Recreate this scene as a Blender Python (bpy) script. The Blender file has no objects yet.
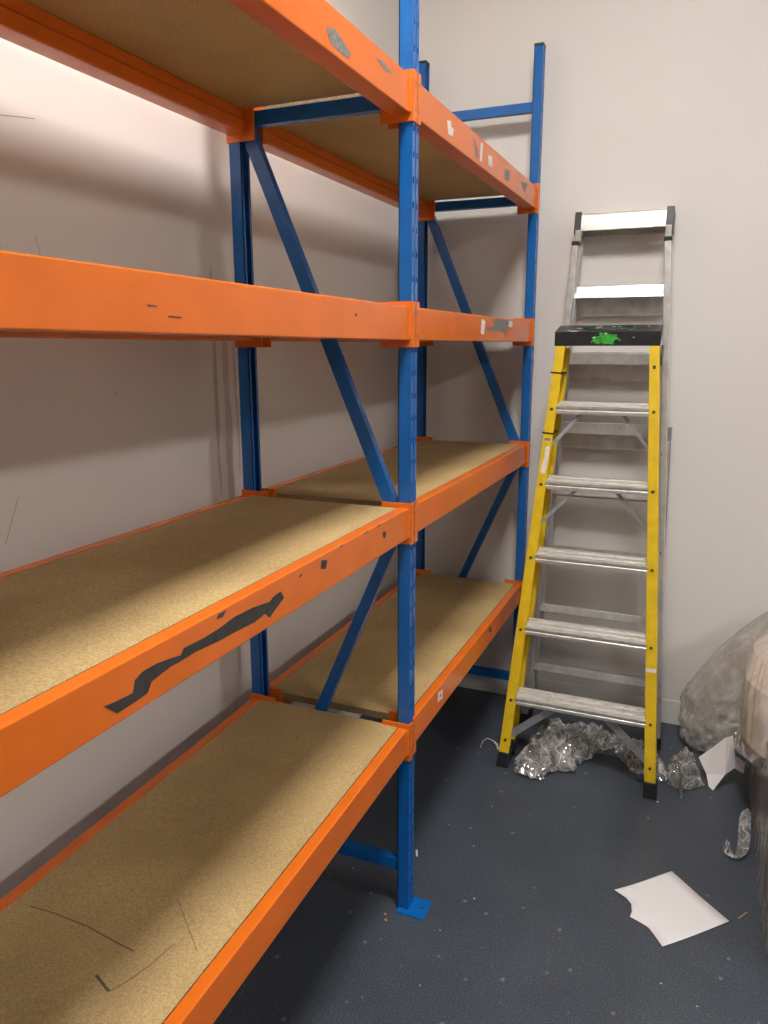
import bpy, bmesh, math, random
from math import sin, cos, pi, radians
from mathutils import Vector, Matrix, noise

sc = bpy.context.scene
COL = sc.collection
random.seed(7)

# ------------------------------------------------------------------ materials
def mat(name, color, rough=0.5, metal=0.0, spec=0.5, noise_scale=None, noise_amt=0.0, bump=0.0, bump_scale=200.0, coords='Object'):
    m = bpy.data.materials.new(name); m.use_nodes = True
    nt = m.node_tree; b = nt.nodes['Principled BSDF']
    b.inputs['Base Color'].default_value = (*color, 1)
    b.inputs['Roughness'].default_value = rough
    b.inputs['Metallic'].default_value = metal
    b.inputs['Specular IOR Level'].default_value = spec
    tc = nt.nodes.new('ShaderNodeTexCoord')
    if noise_scale:
        n = nt.nodes.new('ShaderNodeTexNoise'); n.inputs['Scale'].default_value = noise_scale; n.inputs['Detail'].default_value = 6
        nt.links.new(tc.outputs[coords], n.inputs['Vector'])
        r = nt.nodes.new('ShaderNodeValToRGB')
        r.color_ramp.elements[0].position = 0.3; r.color_ramp.elements[1].position = 0.7
        r.color_ramp.elements[0].color = (*[c*(1-noise_amt) for c in color], 1)
        r.color_ramp.elements[1].color = (*[min(1, c*(1+noise_amt)) for c in color], 1)
        nt.links.new(n.outputs['Fac'], r.inputs['Fac'])
        nt.links.new(r.outputs['Color'], b.inputs['Base Color'])
    if bump > 0:
        n2 = nt.nodes.new('ShaderNodeTexNoise'); n2.inputs['Scale'].default_value = bump_scale; n2.inputs['Detail'].default_value = 3
        nt.links.new(tc.outputs[coords], n2.inputs['Vector'])
        bp = nt.nodes.new('ShaderNodeBump'); bp.inputs['Strength'].default_value = bump; bp.inputs['Distance'].default_value = 0.002
        nt.links.new(n2.outputs['Fac'], bp.inputs['Height']); nt.links.new(bp.outputs['Normal'], b.inputs['Normal'])
    return m

M = {}
M['orange'] = mat('orange_paint', (0.77, 0.165, 0.014), 0.22, spec=0.5, noise_scale=9, noise_amt=0.06, bump=0.12, bump_scale=60)
M['blue'] = mat('blue_paint', (0.005, 0.120, 0.43), 0.24, spec=0.5, noise_scale=14, noise_amt=0.08)
M['bare'] = mat('bare_steel', (0.040, 0.037, 0.035), 0.6, metal=0.0, noise_scale=60, noise_amt=0.35)
M['bare_light'] = mat('worn_steel', (0.22, 0.21, 0.19), 0.5, noise_scale=90, noise_amt=0.4)
M['label'] = mat('label_paper', (0.80, 0.72, 0.66), 0.6, noise_scale=60, noise_amt=0.12)
M['ink'] = mat('dark_ink', (0.03, 0.03, 0.035), 0.6)
M['wall'] = mat('wall_paint', (0.755, 0.72, 0.685), 0.62, noise_scale=1.3, noise_amt=0.025, bump=0.12, bump_scale=40)
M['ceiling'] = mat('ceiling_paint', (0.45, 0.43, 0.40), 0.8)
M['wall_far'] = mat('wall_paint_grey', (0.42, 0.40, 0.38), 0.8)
M['black'] = mat('black_plastic', (0.018, 0.019, 0.021), 0.42, noise_scale=40, noise_amt=0.3)
M['yellow'] = mat('yellow_fibreglass', (0.80, 0.54, 0.016), 0.36, noise_scale=22, noise_amt=0.10)
M['alu'] = mat('aluminium', (0.62, 0.615, 0.60), 0.34, metal=0.6, noise_scale=26, noise_amt=0.16, bump=0.1, bump_scale=80)
M['galv'] = mat('galvanised_steel', (0.36, 0.37, 0.385), 0.40, metal=0.6, noise_scale=40, noise_amt=0.2)
M['bolt'] = mat('bolt_head', (0.10, 0.08, 0.03), 0.4, metal=0.6)
M['green'] = mat('green_paint', (0.05, 0.42, 0.05), 0.5, noise_scale=50, noise_amt=0.3)
M['paper'] = mat('white_paper', (0.86, 0.83, 0.85), 0.75)
M['splinter'] = mat('wood_splinter', (0.55, 0.30, 0.16), 0.7)
M['crumb'] = mat('orange_crumb', (0.65, 0.27, 0.10), 0.7)
M['fleck'] = mat('white_fleck', (0.75, 0.73, 0.72), 0.7)
M['carton'] = mat('wrapped_carton', (0.46, 0.36, 0.31), 0.6, noise_scale=5, noise_amt=0.12)
M['scratch'] = mat('dark_scratch', (0.13, 0.10, 0.07), 0.8)
M['wavy_streak'] = mat('wall_streak', (0.56, 0.52, 0.485), 0.7, noise_scale=14, noise_amt=0.06)
M['green_dark'] = mat('dark_green_paint', (0.02, 0.07, 0.03), 0.5)
M['scuff'] = mat('wall_scuff', (0.40, 0.36, 0.33), 0.8)

def mat_tread():
    m = mat('worn_tread', (0.62, 0.61, 0.58), 0.38, metal=0.75)
    nt = m.node_tree; b = nt.nodes['Principled BSDF']
    tc = nt.nodes.new('ShaderNodeTexCoord')
    mp = nt.nodes.new('ShaderNodeMapping'); mp.inputs['Scale'].default_value = (1, 3, 3)
    n = nt.nodes.new('ShaderNodeTexNoise'); n.inputs['Scale'].default_value = 28; n.inputs['Detail'].default_value = 8; n.inputs['Roughness'].default_value = 0.7
    r = nt.nodes.new('ShaderNodeValToRGB')
    e = r.color_ramp.elements
    e[0].position = 0.30; e[0].color = (0.30, 0.27, 0.22, 1)
    e[1].position = 0.58; e[1].color = (0.74, 0.72, 0.67, 1)
    x = e.new(0.42); x.color = (0.62, 0.60, 0.55, 1)
    nt.links.new(tc.outputs['Object'], mp.inputs['Vector']); nt.links.new(mp.outputs[0], n.inputs['Vector'])
    nt.links.new(n.outputs['Fac'], r.inputs['Fac']); nt.links.new(r.outputs['Color'], b.inputs['Base Color'])
    r2 = nt.nodes.new('ShaderNodeValToRGB'); r2.color_ramp.elements[0].color = (0.2,)*3+(1,); r2.color_ramp.elements[1].color = (0.6,)*3+(1,)
    nt.links.new(n.outputs['Fac'], r2.inputs['Fac']); nt.links.new(r2.outputs['Color'], b.inputs['Metallic'])
    return m
M['tread'] = mat_tread()

def mat_chip():
    m = mat('chipboard', (0.4, 0.3, 0.17), 0.62, spec=0.35)
    nt = m.node_tree; b = nt.nodes['Principled BSDF']
    tc = nt.nodes.new('ShaderNodeTexCoord')
    v = nt.nodes.new('ShaderNodeTexNoise'); v.inputs['Scale'].default_value = 520; v.inputs['Detail'].default_value = 2
    v2 = nt.nodes.new('ShaderNodeTexNoise'); v2.inputs['Scale'].default_value = 210; v2.inputs['Detail'].default_value = 4
    big = nt.nodes.new('ShaderNodeTexNoise'); big.inputs['Scale'].default_value = 3.2; big.inputs['Detail'].default_value = 5
    for n in (v, v2, big): nt.links.new(tc.outputs['Object'], n.inputs['Vector'])
    mix = nt.nodes.new('ShaderNodeMath'); mix.operation = 'ADD'
    nt.links.new(v.outputs['Fac'], mix.inputs[0]); nt.links.new(v2.outputs['Fac'], mix.inputs[1])
    r = nt.nodes.new('ShaderNodeValToRGB'); e = r.color_ramp.elements
    e[0].position = 0.62; e[0].color = (0.41, 0.27, 0.105, 1)
    e[1].position = 1.0; e[1].color = (0.60, 0.44, 0.22, 1)
    x = e.new(0.84); x.color = (0.50, 0.355, 0.155, 1)
    # math output runs 0..2 -> halve
    h = nt.nodes.new('ShaderNodeMath'); h.operation = 'MULTIPLY'; h.inputs[1].default_value = 0.87
    nt.links.new(mix.outputs[0], h.inputs[0]); nt.links.new(h.outputs[0], r.inputs['Fac'])
    rb = nt.nodes.new('ShaderNodeValToRGB'); rb.color_ramp.elements[0].position = 0.35; rb.color_ramp.elements[1].position = 0.6
    rb.color_ramp.elements[0].color = (0.82, 0.80, 0.78, 1); rb.color_ramp.elements[1].color = (1, 1, 1, 1)
    nt.links.new(big.outputs['Fac'], rb.inputs['Fac'])
    mm = nt.nodes.new('ShaderNodeMix'); mm.data_type = 'RGBA'; mm.blend_type = 'MULTIPLY'; mm.inputs['Factor'].default_value = 1
    nt.links.new(r.outputs['Color'], mm.inputs[6]); nt.links.new(rb.outputs['Color'], mm.inputs[7])
    nt.links.new(mm.outputs[2], b.inputs['Base Color'])
    bp = nt.nodes.new('ShaderNodeBump'); bp.inputs['Strength'].default_value = 0.25; bp.inputs['Distance'].default_value = 0.001
    nt.links.new(v2.outputs['Fac'], bp.inputs['Height']); nt.links.new(bp.outputs['Normal'], b.inputs['Normal'])
    return m
M['chip'] = mat_chip()
M['chip_edge'] = mat('chipboard_edge', (0.30, 0.20, 0.095), 0.8, noise_scale=260, noise_amt=0.45)

def mat_floor():
    m = mat('vinyl_floor', (0.05, 0.06, 0.075), 0.42, spec=0.45)
    nt = m.node_tree; b = nt.nodes['Principled BSDF']
    tc = nt.nodes.new('ShaderNodeTexCoord')
    n = nt.nodes.new('ShaderNodeTexNoise'); n.inputs['Scale'].default_value = 260; n.inputs['Detail'].default_value = 3
    n2 = nt.nodes.new('ShaderNodeTexNoise'); n2.inputs['Scale'].default_value = 4; n2.inputs['Detail'].default_value = 6
    v = nt.nodes.new('ShaderNodeTexVoronoi'); v.inputs['Scale'].default_value = 95
    v3 = nt.nodes.new('ShaderNodeTexVoronoi'); v3.inputs['Scale'].default_value = 14
    for q in (n, n2, v, v3): nt.links.new(tc.outputs['Object'], q.inputs['Vector'])
    r = nt.nodes.new('ShaderNodeValToRGB'); e = r.color_ramp.elements
    e[0].position = 0.35; e[0].color = (0.028, 0.035, 0.047, 1)
    e[1].position = 0.70; e[1].color = (0.098, 0.115, 0.145, 1)
    nt.links.new(n.outputs['Fac'], r.inputs['Fac'])
    r3 = nt.nodes.new('ShaderNodeValToRGB'); r3.color_ramp.elements[0].position = 0.3; r3.color_ramp.elements[1].position = 0.75
    r3.color_ramp.elements[0].color = (0.82, 0.84, 0.86, 1); r3.color_ramp.elements[1].color = (1.12, 1.12, 1.12, 1)
    nt.links.new(n2.outputs['Fac'], r3.inputs['Fac'])
    mm = nt.nodes.new('ShaderNodeMix'); mm.data_type = 'RGBA'; mm.blend_type = 'MULTIPLY'; mm.inputs['Factor'].default_value = 1
    nt.links.new(r.outputs['Color'], mm.inputs[6]); nt.links.new(r3.outputs['Color'], mm.inputs[7])
    # sparse pale specks
    r4 = nt.nodes.new('ShaderNodeValToRGB'); r4.color_ramp.elements[0].position = 0.06; r4.color_ramp.elements[1].position = 0.10
    r4.color_ramp.elements[0].color = (1, 1, 1, 1); r4.color_ramp.elements[1].color = (0, 0, 0, 1)
    nt.links.new(v3.outputs['Distance'], r4.inputs['Fac'])
    r5 = nt.nodes.new('ShaderNodeValToRGB'); r5.color_ramp.elements[0].position = 0.10; r5.color_ramp.elements[1].position = 0.16
    r5.color_ramp.elements[0].color = (1, 1, 1, 1); r5.color_ramp.elements[1].color = (0, 0, 0, 1)
    nt.links.new(v.outputs['Distance'], r5.inputs['Fac'])
    ad = nt.nodes.new('ShaderNodeMath'); ad.operation = 'MAXIMUM'
    s1 = nt.nodes.new('ShaderNodeMath'); s1.operation = 'MULTIPLY'; s1.inputs[1].default_value = 0.32
    s2 = nt.nodes.new('ShaderNodeMath'); s2.operation = 'MULTIPLY'; s2.inputs[1].default_value = 0.22
    nt.links.new(r4.outputs['Color'], s1.inputs[0]); nt.links.new(r5.outputs['Color'], s2.inputs[0])
    nt.links.new(s1.outputs[0], ad.inputs[0]); nt.links.new(s2.outputs[0], ad.inputs[1])
    m2 = nt.nodes.new('ShaderNodeMix'); m2.data_type = 'RGBA'
    m2.inputs[7].default_value = (0.42, 0.44, 0.46, 1)
    nt.links.new(ad.outputs[0], m2.inputs['Factor']); nt.links.new(mm.outputs[2], m2.inputs[6])
    nt.links.new(m2.outputs[2], b.inputs['Base Color'])
    bp = nt.nodes.new('ShaderNodeBump'); bp.inputs['Strength'].default_value = 0.3; bp.inputs['Distance'].default_value = 0.001
    nt.links.new(n.outputs['Fac'], bp.inputs['Height']); nt.links.new(bp.outputs['Normal'], b.inputs['Normal'])
    return m
M['floor'] = mat_floor()

def mat_film(name, color=(0.72, 0.70, 0.68), lo=0.25, hi=0.8, rough=0.14, scale=18, bump=0.6, stretch=(1, 1, 1), gloss=0.35, tlf=0.5, crease=0.4):
    """thin polythene: clear where lo, milky where hi, with a glossy skin"""
    m = bpy.data.materials.new(name); m.use_nodes = True
    nt = m.node_tree; nt.nodes.remove(nt.nodes['Principled BSDF']); L = nt.links.new; N = nt.nodes.new
    tc = N('ShaderNodeTexCoord'); mp = N('ShaderNodeMapping'); mp.inputs['Scale'].default_value = stretch
    n = N('ShaderNodeTexNoise'); n.inputs['Scale'].default_value = scale; n.inputs['Detail'].default_value = 5; n.inputs['Distortion'].default_value = 1.8
    L(tc.outputs['Object'], mp.inputs['Vector']); L(mp.outputs[0], n.inputs['Vector'])
    mr = N('ShaderNodeMapRange'); mr.inputs['From Min'].default_value = 0.35; mr.inputs['From Max'].default_value = 0.68
    mr.inputs['To Min'].default_value = lo; mr.inputs['To Max'].default_value = hi
    L(n.outputs['Fac'], mr.inputs['Value'])
    # creases: thin milky lines along folded edges
    wob = N('ShaderNodeMix'); wob.data_type = 'VECTOR'; wob.inputs['Factor'].default_value = 0.10
    nw = N('ShaderNodeTexNoise'); nw.inputs['Scale'].default_value = scale*0.8
    L(mp.outputs[0], nw.inputs['Vector']); L(mp.outputs[0], wob.inputs[4]); L(nw.outputs['Color'], wob.inputs[5])
    cr = []
    for k_, wd_ in ((0.9, 0.045), (2.3, 0.06)):
        vo = N('ShaderNodeTexVoronoi'); vo.feature = 'DISTANCE_TO_EDGE'; vo.inputs['Scale'].default_value = scale*k_
        L(wob.outputs[1], vo.inputs['Vector'])
        c_ = N('ShaderNodeMapRange'); c_.inputs['From Min'].default_value = 0.0; c_.inputs['From Max'].default_value = wd_; c_.inputs['To Min'].default_value = 1.0; c_.inputs['To Max'].default_value = 0.0
        L(vo.outputs['Distance'], c_.inputs['Value']); cr.append((vo, c_))
    cs_ = N('ShaderNodeMath'); cs_.operation = 'MULTIPLY_ADD'; cs_.inputs[1].default_value = crease; L(cr[0][1].outputs[0], cs_.inputs[0]); L(mr.outputs[0], cs_.inputs[2])
    cs2 = N('ShaderNodeMath'); cs2.operation = 'MULTIPLY_ADD'; cs2.inputs[1].default_value = crease*0.5; cs2.use_clamp = True; L(cr[1][1].outputs[0], cs2.inputs[0]); L(cs_.outputs[0], cs2.inputs[2])
    bp = N('ShaderNodeBump'); bp.inputs['Strength'].default_value = bump; bp.inputs['Distance'].default_value = 0.02
    rg = N('ShaderNodeTexNoise'); rg.noise_type = 'RIDGED_MULTIFRACTAL'; rg.inputs['Scale'].default_value = scale*0.55; rg.inputs['Detail'].default_value = 4; rg.inputs['Distortion'].default_value = 0.8
    L(mp.outputs[0], rg.inputs['Vector']); hb = N('ShaderNodeMath'); hb.operation = 'MULTIPLY_ADD'; hb.inputs[1].default_value = 0.8; L(cr[0][0].outputs['Distance'], hb.inputs[0]); L(rg.outputs['Fac'], hb.inputs[2]); L(hb.outputs[0], bp.inputs['Height'])
    tr = N('ShaderNodeBsdfTransparent'); tr.inputs[0].default_value = (0.97, 0.97, 0.96, 1)
    df = N('ShaderNodeBsdfDiffuse'); df.inputs[0].default_value = (*color, 1); L(bp.outputs[0], df.inputs['Normal'])
    tl = N('ShaderNodeBsdfTranslucent'); tl.inputs[0].default_value = (*color, 1); L(bp.outputs[0], tl.inputs['Normal'])
    m1 = N('ShaderNodeMixShader'); m1.inputs[0].default_value = tlf; L(df.outputs[0], m1.inputs[1]); L(tl.outputs[0], m1.inputs[2])
    m2 = N('ShaderNodeMixShader'); L(cs2.outputs[0], m2.inputs[0]); L(tr.outputs[0], m2.inputs[1]); L(m1.outputs[0], m2.inputs[2])
    gl = N('ShaderNodeBsdfGlossy'); gl.inputs['Roughness'].default_value = rough; gl.inputs[0].default_value = (0.95, 0.95, 0.95, 1); L(bp.outputs[0], gl.inputs['Normal'])
    fr = N('ShaderNodeFresnel'); fr.inputs['IOR'].default_value = 1.5; L(bp.outputs[0], fr.inputs['Normal'])
    ma = N('ShaderNodeMath'); ma.operation = 'MULTIPLY_ADD'; ma.inputs[1].default_value = 0.7; ma.inputs[2].default_value = gloss*0.2; ma.use_clamp = True
    L(fr.outputs[0], ma.inputs[0])
    m3 = N('ShaderNodeMixShader'); L(ma.outputs[0], m3.inputs[0]); L(m2.outputs[0], m3.inputs[1]); L(gl.outputs[0], m3.inputs[2])
    L(m3.outputs[0], nt.nodes['Material Output'].inputs[0])
    return m
M['film'] = mat_film('clear_film', (0.90, 0.88, 0.86), 0.10, 0.50, 0.12, 14, 0.45, gloss=0.55, tlf=0.3, crease=0.5)
M['bag'] = mat_film('milky_film', (0.92, 0.88, 0.83), 0.26, 0.52, 0.14, 7, 0.22, (1, 1, 0.7), gloss=0.5, tlf=0.1, crease=0.08)
M['pink_film'] = mat_film('film_over_carton', (0.84, 0.72, 0.64), 0.74, 0.95, 0.10, 6, 0.3, (1, 1.6, 0.45), gloss=0.7, tlf=0.1, crease=0.15)
M['streak_film'] = mat_film('streaked_film', (0.46, 0.43, 0.41), 0.62, 0.95, 0.14, 10, 0.18, (1, 1.6, 0.5), gloss=0.7, tlf=0.1, crease=0.15)

# ------------------------------------------------------------------ mesh helpers
class MB:
    def __init__(s): s.v = []; s.f = []; s.mi = []; s.slots = []
    def slot(s, m):
        if m not in s.slots: s.slots.append(m)
        return s.slots.index(m)
    def add(s, verts, faces, m):
        o = len(s.v); k = s.slot(m)
        s.v += [tuple(v) for v in verts]
        for f in faces: s.f.append(tuple(i+o for i in f)); s.mi.append(k)
    def box(s, a, b, m):
        x0, y0, z0 = a; x1, y1, z1 = b
        s.add([(x0,y0,z0),(x1,y0,z0),(x1,y1,z0),(x0,y1,z0),(x0,y0,z1),(x1,y0,z1),(x1,y1,z1),(x0,y1,z1)],
              [(0,3,2,1),(4,5,6,7),(0,1,5,4),(1,2,6,5),(2,3,7,6),(3,0,4,7)], m)
    def prism(s, prof, A, B, U, V, m, cap=True, B_scale=1.0):
        # profile points (u,v) swept from point A to point B, axes U,V
        A = Vector(A); B = Vector(B); U = Vector(U); V = Vector(V)
        n = len(prof); vs = [A+U*u+V*v for u, v in prof] + [B+(U*u+V*v)*B_scale for u, v in prof]
        fs = [(i, (i+1) % n, (i+1) % n+n, i+n) for i in range(n)]
        if cap: fs += [tuple(range(n-1, -1, -1)), tuple(range(n, 2*n))]
        s.add(vs, fs, m)
    def bar(s, A, B, w, d, m, up=(0, 1, 0)):
        A = Vector(A); B = Vector(B); t = (B-A).normalized(); V = Vector(up); V = (V-t*V.dot(t)).normalized(); U = t.cross(V)
        s.prism([(-w/2,-d/2),(w/2,-d/2),(w/2,d/2),(-w/2,d/2)], A, B, U, V, m)
    def chan(s, A, B, w, d, t, m, up=(0, 1, 0)):
        # C channel: web at v=-d/2, flanges pointing to +v
        A = Vector(A); B = Vector(B); tt = (B-A).normalized(); V = Vector(up); V = (V-tt*V.dot(tt)).normalized(); U = tt.cross(V)
        p = [(-w/2,-d/2),(w/2,-d/2),(w/2,d/2),(w/2-t,d/2),(w/2-t,-d/2+t),(-w/2+t,-d/2+t),(-w/2+t,d/2),(-w/2,d/2)]
        s.prism(p, A, B, U, V, m)
    def tube(s, pts, r, m, n=8):
        pts = [Vector(p) for p in pts]; rings = []
        vs = []
        for i, p in enumerate(pts):
            t = (pts[min(i+1, len(pts)-1)]-pts[max(i-1, 0)]).normalized()
            a = t.cross(Vector((0, 0, 1)));
            if a.length < 0.01: a = t.cross(Vector((0, 1, 0)))
            a.normalize(); b = t.cross(a)
            rr = r[i] if isinstance(r, (list, tuple)) else r
            for k in range(n):
                vs.append(p+(a*cos(2*pi*k/n)+b*sin(2*pi*k/n))*rr)
        fs = []
        for i in range(len(pts)-1):
            for k in range(n): fs.append((i*n+k, i*n+(k+1) % n, (i+1)*n+(k+1) % n, (i+1)*n+k))
        fs += [tuple(range(n-1, -1, -1)), tuple(range((len(pts)-1)*n, len(pts)*n))]
        s.add(vs, fs, m)
    def disc(s, c, nrm, r, h, m, n=10):
        c = Vector(c); nrm = Vector(nrm).normalized()
        s.tube([c, c+nrm*h], r, m, n)
    def poly(s, pts, m): s.add(pts, [tuple(range(len(pts)))], m)
    def build(s, name, parent=None, bevel=0, smooth=False, segs=2, loc=None):
        me = bpy.data.meshes.new(name)
        off = Vector(loc) if loc else Vector((0, 0, 0))
        me.from_pydata([tuple(Vector(v)-off) for v in s.v], [], s.f); me.update()
        for m in s.slots: me.materials.append(m)
        for p, k in zip(me.polygons, s.mi): p.material_index = k; p.use_smooth = smooth
        bm = bmesh.new(); bm.from_mesh(me); bmesh.ops.recalc_face_normals(bm, faces=bm.faces); bm.to_mesh(me); bm.free()
        o = bpy.data.objects.new(name, me); COL.objects.link(o)
        if loc: o.location = loc
        if parent: o.parent = parent
        if bevel:
            b = o.modifiers.new('bevel', 'BEVEL'); b.width = bevel; b.segments = segs; b.limit_method = 'ANGLE'; b.angle_limit = radians(40)
            for p in me.polygons: p.use_smooth = True
            try:
                w = o.modifiers.new('wn', 'WEIGHTED_NORMAL'); w.keep_sharp = True
            except Exception: pass
        return o

def tag(o, label=None, cat=None, group=None, kind=None):
    if label: o['label'] = label
    if cat: o['category'] = cat
    if group: o['group'] = group
    if kind: o['kind'] = kind
    return o
def empty(name, loc=(0, 0, 0), label=None, cat=None, group=None):
    o = bpy.data.objects.new(name, None); COL.objects.link(o); o.location = loc; o.empty_display_size = 0.1
    return tag(o, label, cat, group)

# ------------------------------------------------------------------ room
XW, YB, XR, YF, H = -0.615, 1.435, 6.0, -5.4, 3.6
def struct(name, mb, **k):
    o = mb.build(name, **k); tag(o, kind='structure'); return o
b = MB(); b.box((XW-0.1, YF-0.1, -0.1), (XR+0.1, YB+0.1, 0), M['floor']); struct('floor', b)
b = MB(); b.box((XW-0.1, YF-0.1, H), (XR+0.1, YB+0.1, H+0.1), M['ceiling']); struct('ceiling', b)
b = MB(); b.box((XW-0.1, YF-0.1, 0), (XW, YB+0.1, H), M['wall'])
def ribbon(mb, pts, w, axis, val, m):
    for (a, c) in zip(pts[:-1], pts[1:]):
        A = Vector(a); C = Vector(c); t = (C-A)
        if t.length < 1e-6: continue
        nn = Vector((-t.y, t.x)).normalized()*w/2
        q = [A+nn, A-nn, C-nn, C+nn]
        if axis == 0: mb.poly([(val, p.x, p.y) for p in q], m)
        else: mb.poly([(p.x, p.y, val) for p in q], m)
for pts in ([(-0.658, 1.276), (-0.679, 1.232), (-0.702, 1.185)], [(-0.5495, 1.797), (-0.538, 1.746), (-0.527, 1.711)],
            [(-0.606, 2.0065), (-0.5586, 2.0147), (-0.5214, 2.0202)], [(-0.36, 1.47), (-0.352, 1.468)]):
    ribbon(b, pts, 0.0018, 0, XW+0.0006, M['scuff'])
def wavy_streak(y0, w, za, zb, seed):  # wavy vertical streak, toned a little darker than the wall around it
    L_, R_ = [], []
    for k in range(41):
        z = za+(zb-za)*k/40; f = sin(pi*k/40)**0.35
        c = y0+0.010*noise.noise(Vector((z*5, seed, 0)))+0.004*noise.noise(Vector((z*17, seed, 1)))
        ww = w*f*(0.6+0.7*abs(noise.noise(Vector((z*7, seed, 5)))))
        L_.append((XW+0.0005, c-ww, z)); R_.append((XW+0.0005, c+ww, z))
    for k in range(40): b.poly([L_[k], R_[k], R_[k+1], L_[k+1]], M['wavy_streak'])
wavy_streak(0.098, 0.024, 0.55, 1.76, 1.0); wavy_streak(0.045, 0.012, 1.15, 1.80, 4.0); wavy_streak(0.145, 0.008, 1.2, 1.66, 7.0)
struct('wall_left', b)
b = MB(); b.box((XW, YB, 0), (XR, YB+0.1, H), M['wall']); struct('wall_back', b)
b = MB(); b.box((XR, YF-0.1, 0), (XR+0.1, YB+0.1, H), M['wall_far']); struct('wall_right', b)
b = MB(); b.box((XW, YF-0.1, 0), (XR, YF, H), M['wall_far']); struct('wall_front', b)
b = MB(); b.box((XW, YB-0.004, 0), (XR, YB, 0.108), M['wall']); struct('baseboard_back', b, bevel=0.002)
b = MB(); b.box((XW, YF, 0), (XW+0.004, YB-0.004, 0.108), M['wall']); struct('baseboard_left', b, bevel=0.002)

# ceiling panels (light the room)
def emis(name, col, s):
    m = bpy.data.materials.new(name); m.use_nodes = True; nt = m.node_tree; nt.nodes.remove(nt.nodes['Principled BSDF'])
    e = nt.nodes.new('ShaderNodeEmission'); e.inputs[0].default_value = (*col, 1); e.inputs[1].default_value = s
    nt.links.new(e.outputs[0], nt.nodes['Material Output'].inputs[0]); return m
M['panel'] = emis('light_panel', (1.0, 0.955, 0.91), 76.0)
M['panel_side'] = emis('light_panel_side', (1.0, 0.955, 0.91), 38.0)
M['panel_dim'] = emis('light_panel_dim', (1.0, 0.945, 0.85), 20.0)
M['frame_white'] = mat('fitting_white', (0.8, 0.8, 0.8), 0.4)
for i, (x, y, ly, lab) in enumerate([(0.56, -0.72, 0.6, 'square white ceiling light panel above the near bay of the rack'),
                                 (4.60, -0.60, 1.2, 'long white ceiling light panel over the open right side of the room'),
                                 (4.60, -3.20, 1.2, 'long white ceiling light panel in the far rear right corner'),
                                 (0.62, -3.90, 0.6, 'square white ceiling light panel behind the camera on the rack side')]):
    t = empty('ceiling_light', (x, y, H), lab, 'ceiling light')
    f = MB(); q = ly/2
    for (x0, y0, x1, y1) in ((-.32, -q-.02, .32, -q), (-.32, q, .32, q+.02), (-.32, -q, -.3, q), (.3, -q, .32, q)):
        f.box((x0, y0, -0.03), (x1, y1, 0), M['frame_white'])
    f.build('frame', t)
    d = MB(); d.box((-.3, -q, -0.02), (.3, q, -0.004), M[('panel', 'panel_side', 'panel_side', 'panel_dim')[i]]); d.build('diffuser', t)

# ------------------------------------------------------------------ pallet rack
WX, WY, D, L = 0.0337, 0.0399, 0.4941, 1.35
LV = [0.5805, 1.1879, 1.6792, 2.180]
PH, PX, PT = 0.107, 0.0775, 0.004
BT, BH = 0.012, 0.079          # beam top below plate top, beam height
BW = 0.050
TOP = 2.665
rack = empty('pallet_rack', (-D/2, 0, 0), 'two-bay blue and orange steel shelving rack standing along the left wall', 'shelving rack')
RO = Vector((-D/2, 0, 0))
def rb(mb, name, parent=rack, **k):
    # build with world coordinates, relative to the rack's base
    mb.v = [tuple(Vector(v)-RO) for v in mb.v]
    return mb.build(name, parent, **k)

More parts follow.
